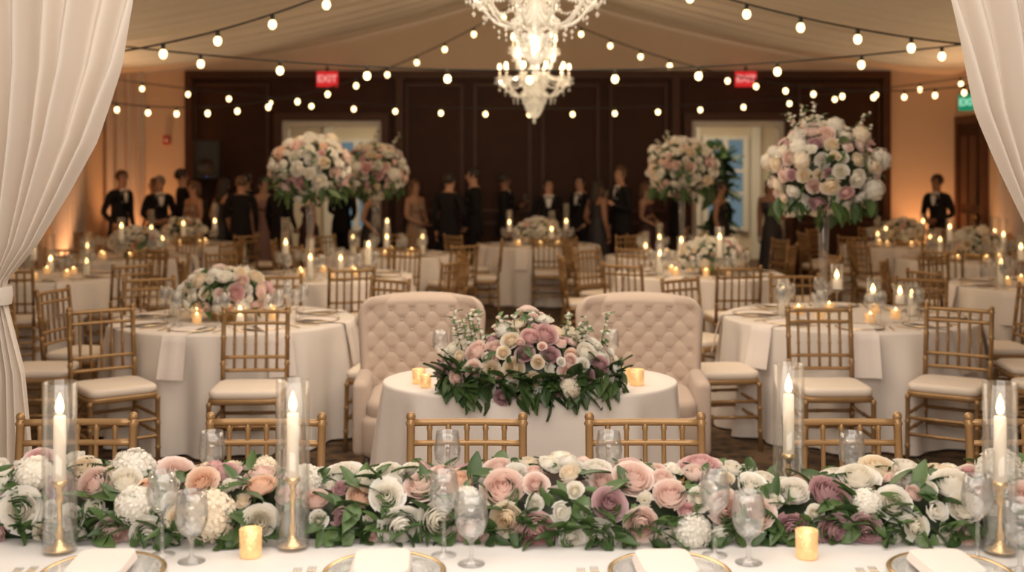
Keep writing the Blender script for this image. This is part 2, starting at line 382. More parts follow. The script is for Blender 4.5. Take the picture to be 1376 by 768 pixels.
# ---------------------------------------------------------------- foreground swag drapes
def swag_drape(name,zk,ek,ok,y,nf=17):
    zs=np.concatenate([np.linspace(3.6,1.30,70),np.linspace(1.27,0.01,40)]); n=240; V=[]
    zk=np.array(zk)[::-1]; ek=np.array(ek)[::-1]; ok=np.array(ok)[::-1]
    for z in zs:
        e=np.interp(z,zk,ek); o=np.interp(z,zk,ok); W=abs(e-o); amp=min(.055,.018+.03*W)
        for i in range(n):
            u=i/(n-1); uu=u+.012*math.sin(z*3+u*9)
            V.append((o+(e-o)*u, y+amp*math.sin(uu*2*PI*nf)+amp*.5*math.sin(uu*2*PI*nf*.43+z*1.3), z))
    V=np.array(V)
    mb=MB(); mb.add((V,grid_faces(len(zs),n)),0)
    zt=1.31; e=np.interp(zt,zk,ek); o=np.interp(zt,zk,ok); c=(e+o)/2; w=abs(e-o)/2+.02
    v,f=lathe([(1,-.035),(1.03,0),(1,.035)],32,w,.11); mb.add((v+np.array([c,y,zt]),f),0)
    mb.obj(name,[M_DRAPE])
zk=[3.6,2.9,2.45,2.19,1.90,1.70,1.50,1.36,1.30,1.01,.70,0]
swag_drape('swagged_drape',zk,[-1.28,-1.38,-1.44,-1.50,-1.61,-1.72,-1.84,-1.955,-1.96,-1.885,-1.855,-1.82],[-3.3,-3.3,-3.2,-3.05,-2.85,-2.65,-2.4,-2.2,-2.17,-2.35,-2.5,-2.6],4.6)
zk=[3.6,2.9,2.45,2.28,2.02,1.79,1.60,1.36,1.30,1.01,.70,0]
swag_drape('swagged_drape',zk,[1.5,1.6,1.67,1.72,1.79,1.89,1.98,2.07,2.08,2.06,2.04,2.0],[3.5,3.5,3.4,3.25,3.0,2.75,2.55,2.33,2.3,2.45,2.6,2.7],4.6)
mb=MB(); mb.add(tube([(XL,4.6,3.64),(XR,4.6,3.64)],.03),0); 
mb.obj('curtain_rod',[M_BRASS])

# ---------------------------------------------------------------- guest placement list
P=[(-5.72,17.4,1.1,1.78,'man','down',M_SKIN,M_HAIRB),(-5.26,17.75,.6,1.70,'man','clasp',M_SKIN,M_HAIRG),(-5.0,18.1,1.9,1.80,'man','down',M_SKIN,M_HAIRD),
 (-4.72,17.65,-.7,1.62,'woman','clasp',M_SKIN,M_HAIRB,M_DTAN,1),(-4.25,17.5,2.4,1.66,'woman','down',M_SKIN,M_HAIRD,M_DBLK,1),(-3.72,17.8,.8,1.68,'woman','drink',M_SKIN,M_HAIRD,M_DMAUVE,1),
 (-4.1,18.3,2.9,1.74,'man','down',M_SKIN,M_HAIRD),(-3.35,17.2,2.6,1.70,'man','down',M_SKIN,M_HAIRD),(-3.05,17.9,-1.2,1.62,'woman','down',M_SKIN,M_HAIRD,M_DNAVY,1),
 (-1.46,17.9,.9,1.64,'woman','clasp',M_SKIN,M_HAIRB,M_DTAN,1),(-.90,17.0,2.7,1.74,'man','down',M_SKIN,M_HAIRD),(-.55,17.4,-1.5,1.82,'man','drink',M_SKIN,M_HAIRD),(-1.0,18.1,2.0,1.66,'woman','down',M_SKIN,M_HAIRD,M_DBLK,1),
 (.55,17.9,0,1.66,'man','clasp',M_SKIN,M_HAIRD),(1.24,17.3,2.2,1.64,'woman','down',M_SKIN2,M_HAIRD,M_DBLK,1),(1.60,17.5,-1.1,1.84,'man','drink',M_SKIN,M_HAIRB),
 (3.12,17.9,1.2,1.62,'woman','down',M_SKIN,M_HAIRD,M_DBLK,1),(3.78,17.4,-.5,1.66,'woman','drink',M_SKIN2,M_HAIRD,M_DBLK,1),(6.25,17.5,-.9,1.72,'man','clasp',M_SKIN2,M_HAIRD),
 (2.55,18.2,1.6,1.72,'man','down',M_SKIN,M_HAIRD),(-2.6,18.3,2.6,1.74,'man','clasp',M_SKIN2,M_HAIRD),
 (-3.9,17.15,3.3,1.70,'man','drink',M_SKIN,M_HAIRB),(-2.1,17.6,1.4,1.60,'woman','down',M_SKIN,M_HAIRD,M_DBLK,1),(1.05,18.2,-.8,1.70,'man','down',M_SKIN,M_HAIRD),
 (-5.5,18.35,-.4,1.66,'woman','down',M_SKIN,M_HAIRD,M_DNAVY,1),(-.1,18.3,1.5,1.74,'man','drink',M_SKIN2,M_HAIRD),(2.05,18.1,1.0,1.60,'woman','clasp',M_SKIN,M_HAIRB,M_DNAVY,1)]
# ---------------------------------------------------------------- furniture
def make_chair():
    mb=MB(); g=0
    def bar(a,b,r=.011,nodes=True):
        a=np.array(a,float);b=np.array(b,float); L=np.linalg.norm(b-a)
        path=[];rad=[]
        k=max(1,int(round(L/.17)))
        for i in range(k):
            for t,rr in ((0,r),(.82,r),(.88,r*1.35),(.94,r)):
                path.append(a+(b-a)*((i+t)/k)); rad.append(rr)
        path.append(b); rad.append(r); mb.add(tube(path,rad,7),g)
    hw=.195
    for s in (-1,1):
        pts=[(s*hw,.215,0),(s*hw,.20,.44),(s*hw,.215,.62),(s*hw*1.0,.25,.93)]
        for i in range(3): bar(pts[i],pts[i+1],.0145)
        mb.add(sphere(.017,8,6),g,TR(s*hw,.25,.935))
        bar((s*.20,-.20,0),(s*.20,-.19,.44),.0145)
        bar((s*.2,-.195,.22),(s*hw,.208,.22)); bar((s*.2,-.195,.32),(s*hw,.205,.32))
    bar((-.2,-.197,.2),(.2,-.197,.2)); bar((-.2,-.195,.30),(.2,-.195,.30)); bar((-hw,.208,.2),(hw,.208,.2)); bar((-hw,.207,.3),(hw,.207,.3))
    def crail(z,y,r):
        p=[(hw*t,y+.012*(1-t*t)*1.0,z) for t in np.linspace(-1,1,9)]; mb.add(tube(p,r,7),g)
    crail(.915,.248,.013); crail(.845,.241,.011); crail(.64,.217,.011); crail(.56,.21,.011)
    for t in np.linspace(-1,1,7)[1:-1]:
        x=hw*t; bar((x,.22+.01,.56),(x,.257,.915),.0085)
    mb.add(rbox(.43,.42,.035,.012),g,TR(0,0,.425)); mb.add(rbox(.42,.41,.055,.024),1,TR(0,-.002,.455))
    return mb.mesh('chiavari_chair',[M_GOLD,M_CUSH])
CH=make_chair(); CHP=[]; TABS=[]
def chair(x,y,dx,dy,force=False,jit=0):
    if not force:
        for (a,b) in CHP:
            if (a-x)**2+(b-y)**2<.52**2: return
        for (a,b,R) in TABS:
            if (a-x)**2+(b-y)**2<(R+.24)**2: return
        for p in P:
            if (p[0]-x)**2+(p[1]-y)**2<.48**2: return
        if not(XL+.4<x<XR-.4 and y<YB-.6): return
    CHP.append((x,y)); link('chiavari_chair',CH,(x,y,0),math.atan2(dx,-dy)+jit)
def cloth_round(R,seed,ax=1,ay=1,z=.76,nf=15):
    r=np.random.RandomState(seed); seg=220; a=np.linspace(0,2*PI,seg,endpoint=False)
    ph=r.uniform(0,6,4); fold=np.sin(nf*a+ph[0]+.8*np.sin(3*a+ph[1]))+.4*np.sin(nf*1.7//1*a+ph[2]); 
    V=[]
    prof=[(.001,z),(R*.5,z),(R*.9,z),(R-.012,z),(R-.003,z-.004),(R,z-.015)]
    for rr,zz in prof: V.append(np.stack([rr*np.cos(a),rr*np.sin(a),np.full(seg,zz)],1))
    for t in np.linspace(.08,1,9):
        rr=R+.05*t+.050*fold*t**.7; zz=z-.015-(z-.03)*t
        V.append(np.stack([rr*np.cos(a),rr*np.sin(a),np.full(seg,zz)],1))
    V=np.concatenate(V)*np.array([ax,ay,1]); return V,grid_faces(len(prof)+9,seg,True)
def wineglass(h=.20,r=.038,seg=14):
    return lathe([(.034,0),(.034,.003),(.006,.008),(.0045,h*.45),(.012,h*.5),(r*.9,h*.62),(r,h*.75),(r*.82,h),(r*.78,h),(r*.94,h*.76),(r*.8,h*.64),(.004,h*.53)],seg)
def goblet(h=.185,r=.044,seg=28):
    return lathe([(.001,0),(.036,0),(.036,.003),(.010,.010),(.006,.02),(.006,h*.30),(.012,h*.35),(r*.75,h*.44),(r*.97,h*.58),(r,h*.72),(r*.86,h),(r*.83,h),(r*.96,h*.72),(r*.92,h*.58),(r*.7,h*.46),(.001,h*.38)],seg)
WG=wineglass(); GB=goblet()
def flame(h=.045): return lathe([(.001,0),(h*.14,h*.1),(h*.2,h*.3),(h*.15,h*.6),(h*.06,h*.85),(.0005,h)],10)
def drape_nap(R):
    path=[(R-.34,.016),(R-.27,.020),(R-.16,.020),(R-.05,.006),(R-.005,.005),(R+.014,-.004),(R+.02,-.05),(R+.045,-.15),(R+.07,-.27)]
    V=[]
    for k,(r,z) in enumerate(path):
        for u in np.linspace(-1,1,7): V.append((r+.004*math.cos(u*5)*(k>4),u*.065*(1+.05*k),.76+z))
    return np.array(V),grid_faces(len(path),7)
def setting(n,R,seed,z=.76,ax=1,ay=1):
    r=np.random.RandomState(seed); mb=MB()
    for i in range(n):
        a=2*PI*i/n+seed; c,s=math.cos(a),math.sin(a); x,y=(R-.22)*c,(R-.22)*s
        mb.add(lathe([(.001,.004),(.09,.004),(.145,.014),(.15,.012),(.1,.0),(.001,.0)],22),0,TR(x,y,z+.001))
        mb.add(lathe([(.144,.0145),(.150,.0155),(.151,.012)],22),1,TR(x,y,z+.001))
        mb.add(drape_nap(R),2,Matrix.Rotation(a,4,'Z'))
        for k,(da,rr) in enumerate(((.20,.40),(.32,.36))):
            b=a+da; mb.add(WG,3,TR((R-rr)*math.cos(b),(R-rr)*math.sin(b),z+.001,(1,1,1+.15*k)))
        for sgn in (-1,1):
            ox,oy=-s*sgn*.19,c*sgn*.19
            mb.add(box(-.09,.09,-.006,.006,0,.004),1,TR(x+ox,y+oy,z+.001,1,a),False)
    for i in range(6):
        a=i*1.05+.5; rr=.28+.08*r.rand(); x,y=rr*math.cos(a),rr*math.sin(a)
        mb.add(lathe([(.001,0),(.03,0),(.035,.06),(.032,.06),(.028,.02),(.001,.02)],12),4,TR(x,y,z+.001)); mb.add(flame(.045),5,TR(x,y,z+.03,(1.5,1.5,1)))
    return mb
SETM=[M_PLATE,M_BRASS,M_NAP,M_GLASSW,M_VOT,M_FLAME]
SET=[setting(8,.83,s).mesh('table_place_settings',SETM) for s in (1,2)]
def hurricane_geo(mb,x,y,z,h,r,ch,holder=False,foot=0):
    if foot:
        mb.add(lathe([(.001,0),(.05,0),(.05,.005),(.008,.012),(.007,foot-.02),(r*.6,foot-.005),(r,foot)],16),0,TR(x,y,z))
    z=z+foot
    mb.add(lathe([(.001,.003),(r*.95,.003),(r,.008),(r,h),(r-.003,h),(r-.004,.01),(.001,.008)],26),0,TR(x,y,z+.0005))
    if holder:
        mb.add(lathe([(.001,0),(.040,0),(.040,.006),(.018,.014),(.010,.03),(.013,.045),(.007,.06),(.006,.12),(.012,.135),(.007,.15),(.010,.165),(.020,.175),(.020,.185),(.013,.187),(.001,.187)],22),3,TR(x,y,z+.009))
        cz=z+.19; cr_=.0165
    else: cz=z+.01; cr_=r*.62
    mb.add(lathe([(.001,0),(cr_,0),(cr_*.97,ch-.004),(cr_*.85,ch),(.001,ch-.002)],18),1,TR(x,y,cz))
    mb.add(tube([(0,0,0),(0,0,.01)],.001,5),3,TR(x,y,cz+ch-.002))
    if holder: mb.add(flame(.058),2,TR(x,y,cz+ch+.004))
    else: mb.add(flame(.060),2,TR(x,y,cz+ch+.002,(1.35,1.35,1)))
HM=[M_GLASS,M_WAX,M_FLAME,M_BRASS]
def back_candles(x,y,zz,lst):
    mb=MB()
    for dx,dy,h,ch,ft in lst: hurricane_geo(mb,dx,dy,zz,h,.045,ch,False,ft)
    mb.obj('hurricane_candle_cluster',HM,(x,y,0))
def low_center(x,y,seed,r=.26,pal=PALE):
    mb=MB(); floral(mb,(0,0,.76+.18),(r,r*.8,.17),[.068]*18+[.053]*44+[.036]*30,pal,60,.10,zmin=-.5,hi=False,droop=.4)
    mb.add(lathe([(.001,0),(.1,0),(.13,.10),(.12,.10),(.001,.09)],18),2,TR(0,0,.7605))
    mb.obj('low_floral_centerpiece',[M_PETAL,M_LEAF,M_BRASS],(x,y,0),color=True)
def tall_center(x,y,zc,r,pal=PALE,spk=0,big=1):
    mb=MB(); h=zc-.76-r*.45
    mb.add(lathe([(.001,0),(.075,0),(.075,.008),(.03,.02),(.022,.05),(.03,.3*h),(.042,.7*h),(.075,h),(.072,h),(.038,.7*h),(.02,.1),(.001,.06)],22),2,TR(0,0,.7605))
    floral(mb,(0,0,zc),(r,r,r*.84),[.080*big]*30+[.064*big]*70+[.044]*70,pal,120,.13,hi=False,droop=.5,over=.78)
    for i in range(spk):
        a=rng.uniform(0,6.28); el=rng.uniform(.5,1.3); d=np.array([math.cos(a)*math.cos(el),math.sin(a)*math.cos(el)*.6,math.sin(el)]); 
        b0=np.array([0,0,zc])+d*r*.8; b1=np.array([0,0,zc])+d*r*1.42
        mb.add(tube([b0,b1],[.006,.002],5),1,col=np.array([.1,.18,.06]))
        for k in range(12):
            t=k/11; p=b0+(b1-b0)*t+rng.uniform(-.02,.02,3); put_flower(mb,p,d+rng.uniform(-.8,.8,3),.034*(1.2-.7*t),{'white':2,'cream':1,'blush':1},False,'bud')
            if k%2==0: put_leaf(mb,p,d,.06)
    for i in range(50):
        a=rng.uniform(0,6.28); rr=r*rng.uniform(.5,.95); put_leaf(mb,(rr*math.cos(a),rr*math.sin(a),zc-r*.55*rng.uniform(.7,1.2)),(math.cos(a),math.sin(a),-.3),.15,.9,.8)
    mb.obj('tall_floral_centerpiece',[M_PETAL,M_LEAF,M_GLASS],(x,y,0),color=True)
def table(x,y,R=.83,v=0,ring=8,off=0,skip=()):
    TABS.append((x,y,R))
    k=R/.83; me=bpy.data.meshes.get('cl%d_%.2f'%(v,R))
    if me is None:
        mb=MB(); vv,ff=cloth_round(R,v+1); mb.add((vv,ff)); mb.add(lathe([(.05,.0),(.3,.0),(.3,.02),(.04,.04),(.04,.74)],16),1)
        me=mb.mesh('cl%d_%.2f'%(v,R),[M_CLOTH,M_DARK])
    link('round_banquet_table',me,(x,y,0),v*1.3+x)
    o=link('table_place_settings',SET[v%2],(x,y,0),off); o.scale=(k,k,1)
    return (x,y,R,ring,off,skip)
RINGS=[]
T1=table(-1.92,8.24,.83,0,8,.35); T2=table(2.36,8.37,.87,1,8,.2)
RINGS+=[table(-4.55,11.5,.83,1,8,.2), table(-4.55,14.0,.83,0,8,.5), table(-1.80,11.6,.83,0,8,.3), table(.35,16.2,.83,1,6,.1),
 table(-1.5,14.4,.83,0,8,0), table(1.95,14.1,.83,1,8,.3), table(1.85,11.8,.83,0,8,.1), table(5.3,16.1,.83,1,8,0), table(5.25,13.6,.83,0,8,.2),
 table(4.75,10.6,.83,1,8,.4), table(-4.5,16.3,.83,0,8,.1), ]
for x,y,dx,dy in ((-2.40,7.18,.55,-.75),(-1.57,7.11,.05,-1),(1.92,7.18,.02,-1),(2.66,7.24,-.55,-.85),
    (-.84,7.75,-1,.1),(1.36,7.75,1,.12),(-3.08,7.80,1,.1),(-3.05,8.5,1,-.2),(-2.75,9.22,.5,-.85),(-1.9,9.38,0,-1),(-1.1,9.12,-.6,-.8),
    (3.47,7.9,-1,.1),(3.56,8.75,-1,0),(1.47,9.15,.6,-.8),(2.3,9.44,0,-1),(3.1,9.2,-.5,-.8),(-3.55,7.2,.8,-.3),(3.3,7.2,-.9,-.2)):
    chair(x,y,dx,dy,True)
for (x,y,R,ring,off,sk) in RINGS:
    for i in range(ring):
        a=2*PI*i/ring+off-PI/2; rr=R+.30
        chair(x+rr*math.cos(a),y+rr*math.sin(a),-math.cos(a),-math.sin(a),jit=random.uniform(-.15,.15))
low_center(-1.97,8.2,1,.28); low_center(-4.4,13.9,2,.28); low_center(.35,16.2,3,.27); low_center(1.95,11.7,4,.28); low_center(5.3,16.1,5,.26); low_center(5.3,13.6,6,.26); low_center(-4.5,16.3,7,.26)
tall_center(2.25,8.6,1.78,.37,WARM,8,.95); tall_center(-1.95,11.5,1.80,.36,PALE); tall_center(-1.66,14.4,1.78,.37,WARM,2); tall_center(2.0,14.0,1.80,.38,PALE,4)
back_candles(2.36,8.37,.7605,[(-.18,-.38,.18,.07,.22),(.05,-.42,.14,.06,.14),(.25,-.36,.14,.06,.12),(-.44,.05,.26,.14,0),(.45,.0,.22,.12,0)])
back_candles(-1.92,8.24,.7605,[(-.02,.36,.34,.2,.0),(.12,-.36,.12,.06,0),(-.44,.1,.2,.1,0)])
for (x,y) in ((-1.8,11.6),(-4.55,11.5),(1.85,11.8),(5.25,13.6),(-1.5,14.4),(1.95,14.1),(.35,16.2),(4.75,10.6),(-4.55,14.0),(5.3,16.1),(-4.5,16.3)):
    l=[]
    for i in range(4):
        a=i*1.6+x; l.append((.42*math.cos(a),.42*math.sin(a),rng.choice([.24,.30,.38]),rng.choice([.1,.17]),rng.choice([0,.1,.18])))
    back_candles(x,y,.7605,l)

# loveseat armchairs
def tufted():
    mb=MB(); W=.77;z0=.22;z1=1.035; nx,nz=121,120; p=.060; q=.060; zc=.30
    front=[]; hidden=[]
    for j in range(nz):
        for i in range(nx):
            u=-1+2*i/(nx-1); v=-1+2*j/(nz-1)
            z=z0+(v+1)/2*(z1-z0); hx=W/2*(.90+.10*((v+1)/2)**1.2); x=u*hx; cr=.12
            if z>z1-cr:
                f=(z-(z1-cr))/cr; lim=hx-cr+cr*math.sqrt(max(0,1-f*f)); x=x*lim/hx
            z+= .015*math.cos(u*PI/2)
            e=max(abs(u),v if v>0 else 0); edge=max(0,1-((1-e)/.10)) if e>.90 else 0
            dep=-.05*math.sqrt(max(0,1-edge**2))
            # button dimples on a staggered lattice with soft pulled creases
            a=x/p; b=(z-zc)/q
            k0=round((a+b)/2); l0=round((a-b)/2); bx=(k0+l0); bz=(k0-l0)
            dd=math.hypot((a-bx)*p,(b-bz)*q); dim=math.exp(-(dd/.022)**2)
            crease=math.exp(-(abs(math.sin(PI*(a+b)*.5))/.16)**2)+math.exp(-(abs(math.sin(PI*(a-b)*.5))/.16)**2)
            m=max(0,min(1,(.88-e)/.05))
            y=dep+m*(-.012+.012*dim+.0045*min(1,crease))-.010*(1-m)*(1-edge)
            y-=.085*max(0,abs(u)-.6)/.4
            front.append((x,y,z))
    F=grid_faces(nz,nx); mb.add((np.array(front),F),0)
    back=np.array(front).copy(); back[:,1]=.10-.085*np.maximum(0,np.abs(np.tile(np.linspace(-1,1,nx),nz))-.6)/.4
    mb.add((back,F[:,::-1]),0)
    idx=[j*nx for j in range(nz)]+[(nz-1)*nx+i for i in range(1,nx)]+[j*nx+nx-1 for j in range(nz-2,-1,-1)]+[i for i in range(nx-2,0,-1)]
    fr=np.array(front)[idx]; bk=back[idx]; n=len(idx); mb.add((np.concatenate([fr,bk]),grid_faces(2,n,True)),0)
    for k in range(-6,7):
        for l in range(0,16):
            if (k+l)%2==0:
                x=k*p; z=zc+l*q
                if abs(x)<.31 and .5<z<.98: mb.add(sphere(.010,8,6,(1,.6,1)),0,TR(x,-.050,z))
    mb.add(rbox(.66,.62,.24,.05),0,TR(0,-.33,.20)); mb.add(rbox(.60,.56,.13,.05),0,TR(0,-.34,.40))
    for s in (-1,1):
        mb.add(rbox(.09,.55,.42,.04),0,TR(s*.335,-.27,.20))
        for y in (-.58,.03): mb.add(tube([(s*.29,y,.21),(s*.31,y,.0)],[.026,.015],10),1)
    return mb.mesh('tufted_armchair',[M_BLUSH,M_DARK])
TF=tufted()
link('tufted_armchair',TF,(-.54,7.15,0),.06); link('tufted_armchair',TF,(.76,7.15,0),-.06)

# sweetheart table
mb=MB(); mb.add(cloth_round(.725,9,1,.70,.76,13)); mb.add(lathe([(.3,0),(.3,.02),(.04,.04),(.04,.74)],16),1)
mb.obj('sweetheart_table',[M_CLOTH,M_DARK],(.088,5.87,0))
mb=MB()
def sw_s():
    while True:
        v=rng.normal(size=3); v/=np.linalg.norm(v)
        if v[2]>-.3: break
    r=np.array([.395,.20,.24]); n=v/r; n/=np.linalg.norm(n); p=v*r*(1+rng.uniform(-.08,.1))
    p[2]+= .05*math.cos(p[0]*14)*max(0,v[2]); return p,n
v,f=sphere(1,20,12,(.32,.15,.18)); v[:,2]=np.maximum(v[:,2],-.055); mb.add((v,f),1,col=np.array([.03,.05,.02]))
for p,n,s in scatter(sw_s,[.056]*18+[.045]*60+[.033]*90+[.022]*60,over=.76): put_flower(mb,p,n,s,{**WARM,'mauve':1.8,'pink':1.8},True)
for i in range(150):
    p,n=sw_s(); put_leaf(mb,p*.95,n,.08*rng.uniform(.6,1.2),.3,.8)
for i in range(150):
    a=rng.uniform(PI,2*PI) if i<115 else rng.uniform(0,2*PI); p=np.array([.39*math.cos(a),.20*math.sin(a),-.02+rng.uniform(-.005,.05)])
    put_leaf(mb,p,(math.cos(a),math.sin(a),.1),.12*rng.uniform(.7,1.2),.15,.7)
for i in range(18):
    x=rng.uniform(-.38,.38); b0=np.array([x,-.02,.10]); b1=np.array([x*1.15,-.03+rng.uniform(-.1,.1),.26+rng.uniform(.0,.05)])
    mb.add(tube([b0,b1],[.004,.002],5),1,col=np.array([.1,.18,.06]))
    for k in range(7):
        p=b0+(b1-b0)*(.4+.6*k/6)+rng.uniform(-.015,.015,3); put_flower(mb,p,(0,0,1)+rng.uniform(-.7,.7,3),.020,{'white':2,'cream':1},True,'bud')
        put_leaf(mb,p,(0,-.3,1),.04)
mb.obj('sweetheart_floral_arrangement',[M_PETAL,M_LEAF],(.085,5.56,.825),color=True)
def votive(x,y,z,r=.03,h=.07):
    mb=MB(); mb.add(lathe([(.001,0),(r*.9,0),(r,.006),(r*1.04,h),(r*.96,h),(r*.93,.012),(.001,.012)],22),0)
    mb.add(lathe([(.001,.013),(r*.8,.013),(r*.8,h*.45),(.001,h*.43)],16),1); mb.add(flame(.036),2,TR(0,0,h*.46))
    mb.obj('votive_candle',[M_VOT,M_WAX,M_FLAME],(x,y,z))
votive(-.45,5.76,.7605,.032,.07); votive(-.41,5.66,.7605,.026,.06); votive(.60,5.72,.7605,.034,.075); votive(.55,5.82,.7605,.028,.065)
mbg=MB(); mbg.add(GB); GBme=mbg.mesh('water_goblet',[M_GLASSW]); mbg=MB(); mbg.add(wineglass(.225,.042,26)); WGme=mbg.mesh('wine_glass',[M_GLASSW])
link('wine_glass',WGme,(-.36,5.98,.7605)); link('wine_glass',WGme,(-.28,6.08,.7605)); link('wine_glass',WGme,(.50,6.0,.7605))

# ---------------------------------------------------------------- foreground head table
XA,XB,YA,YBk=-2.35,2.35,2.62,3.72
prof=[(YA-.03,.02,1),(YA-.02,.4,.6),(YA-.005,.73,.1),(YA,.752,0),(YA+.012,.76,0)]+[(y,.76,0) for y in np.linspace(YA+.1,YBk-.1,8)]+[(YBk-.012,.76,0),(YBk,.752,0),(YBk+.005,.73,.1),(YBk+.02,.4,.6),(YBk+.03,.02,1)]
xsn=np.linspace(XA,XB,300); V=[]
for y,z,f in prof:
    sg=-1 if y<3 else 1
    for x in xsn: V.append((x,y+sg*f*.03*(1+math.sin(x*23+math.sin(x*5))),z))
mb=MB(); mb.add((np.array(V),grid_faces(len(prof),300)))
for x in (XA,XB):
    mb.add(box(x-.005,x+.005,YA,YBk,.02,.755),0,smooth=False)
mb.obj('long_head_table',[M_CLOTHF])
for X_ in (-2.15,-1.51,-.863,-.158,.465,1.155,1.79): chair(X_,3.90,0,-1,True,random.uniform(-.03,.03))
HUR=((-1.225,3.225),(-.60,3.26),(.82,3.53),(1.318,3.215))
VOT=((-.70,3.19),(.787,3.18))
def blk(p,s):
    for x,y in HUR:
        if math.hypot(p[0]-x,p[1]+GC-y)<.05+s*.95: return True
    for x,y in VOT:
        if math.hypot(p[0]-x,p[1]+GC-y)<.032+s*.95: return True
    return False
mb=MB(); GC=3.47
def g_s(t0=-.10,t1=1.10):
    x=rng.uniform(-2.1,2.1); t=rng.uniform(t0,t1)*PI; ry=.175+.02*math.sin(x*6); rz=.104+.014*math.sin(x*4.3+1)+.010*math.sin(x*13)
    v=np.array([0,-math.cos(t),max(-.2,math.sin(t))]); 
    n=np.array([0,v[1]/ry,v[2]/rz]); n/=np.linalg.norm(n)
    return np.array([x,v[1]*ry,.045+v[2]*rz*(1+rng.uniform(-.05,.14))]),n+np.array([rng.uniform(-.3,.3),-.35,0])
v,f=tube([(x,0,0) for x in np.linspace(-2.15,2.15,60)],[1]*60,20); v[:,1]*=.13; v[:,2]*=.10; v[:,2]=np.maximum(v[:,2],-.0); mb.add((v,f),1,col=np.array([.025,.045,.018]))
for p,n,s in scatter(g_s,[.062]*36+[.050]*120+[.038]*150+[.026]*130,tries=40,over=.80,blocked=blk):
    if p[2]<s*.55: p[2]=s*.55
    put_flower(mb,p,n,s,WARM,True)
for i in range(1000):
    p,n=g_s(); 
    if blk(p,.02): continue
    if p[2]<.03: p[2]=.03
    put_leaf(mb,np.array([p[0],p[1]*.97,p[2]*.95]),n,.075*rng.uniform(.6,1.25),.05,.85)
for i in range(330):
    p,n=g_s(-.02,.06); p[2]=rng.uniform(.012,.05)
    if blk(p,.03): continue
    put_leaf(mb,p,(0,-1,.25),.08*rng.uniform(.6,1.1),0,.85)
for a in mb.V: a[:,2]=np.maximum(a[:,2],.003)
mb.obj('floral_table_garland',[M_PETAL,M_LEAF],(0,GC,.7605),color=True)
for x,y in HUR:
    mb=MB(); hurricane_geo(mb,0,0,0,.46,.046,.18,True)
    mb.obj('hurricane_taper_candle',HM,(x,y,.7605))
for x,y in VOT: votive(x,y,.7605,.029,.075)
for x,y in ((-.848,3.15),(-.107,3.13),(.624,3.14),(1.31,3.07)): link('water_goblet',GBme,(x,y,.7605))
for x,y in ((-.94,3.20),(-.183,3.20),(.545,3.20),(1.235,3.16)): link('wine_glass',WGme,(x,y,.7605))
for x,y in ((-.93,3.69),(.30,3.69),(1.05,3.68),(-.2,3.69)): link('wine_glass',WGme,(x,y,.7605))
mbp=MB(); mbp.add(lathe([(.001,.004),(.10,.004),(.150,.014),(.156,.012),(.1,.0),(.001,.0)],48),0); mbp.add(lathe([(.145,.0135),(.151,.0170),(.158,.013),(.152,.0100)],48),1); PM=mbp.mesh('charger_plate',[M_PGL,M_BRASS])
def napkin():
    mb=MB(); 
    for k in range(4):
        mb.add(rbox(.155-.004*k,.20-.006*k,.006,.003),0,TR(.001*k,.002*k,.0055*k,1,.01*k))
    return mb.mesh('folded_napkin',[M_NAP])
NK=napkin()
def fork():
    mb=MB(); mb.add(tube([(0,-.1,.006),(0,.0,.006),(0,.045,.006)],[.005,.003,.003],8),0); mb.add(rbox(.024,.03,.004,.0015),0,TR(0,.06,.004))
    for x in (-.009,-.003,.003,.009): mb.add(tube([(x,.07,.006),(x,.115,.009)],[.0018,.001],6),0)
    return mb.mesh('dinner_fork',[M_SILVER])
def knife():
    mb=MB(); mb.add(tube([(0,-.11,.0065),(0,.0,.0065)],[.006,.005],8),0); mb.add(rbox(.018,.12,.003,.001),0,TR(0,.055,.004)); return mb.mesh('dinner_knife',[M_SILVER])
FK=fork();KN=knife()
for x in (-1.045,-.326,.402,1.12,-1.76,1.84):
    link('charger_plate',PM,(x,3.04,.7605)); link('folded_napkin',NK,(x-.01,3.04,.777),.03)
    link('dinner_fork',FK,(x-.19,2.97,.7605)); link('dinner_fork',FK,(x-.225,2.96,.7605)); link('dinner_knife',KN,(x+.185,2.90,.7605))

# ---------------------------------------------------------------- string lights
def strand(x0,x1,y0,y1,k,xc,c,sp,zoff=0):
    mb=MB(); n=60; path=[]
    for i in range(n+1):
        x=x0+(x1-x0)*i/n; y=y0+(y1-y0)*i/n; path.append((x,y,c+k*(x-xc)**2))
    mb.add(tube(path,.008,6),0)
    x=x0+sp*.5
    while x<x1:
        t=(x-x0)/(x1-x0); y=y0+(y1-y0)*t; z=c+k*(x-xc)**2
        mb.add(lathe([(.001,0),(.016,0),(.018,-.045),(.001,-.045)],8),0,TR(x,y,z)); mb.add(sphere(.031,10,8,(1,1,1.2)),1,TR(x,y,z-.078))
        x+=sp*(1+rng.uniform(-.06,.06))
    mb.obj('string_lights',[M_WIRE,M_BULB])
strand(-6.45,7.1,10,10,.017,.2,2.62,.70)
strand(-6.45,7.1,16,16,.0125,.3,2.60,.585)
strand(-6.45,.3,9,9,.076,-4,2.60,.40)
strand(.3,7.1,9,9,.0486,4.5,2.68,.42)
strand(-6.45,.3,14.5,14.5,.0775,-4,2.54,.36)
strand(.3,7.1,14.5,14.5,.0576,4.5,2.74,.36)

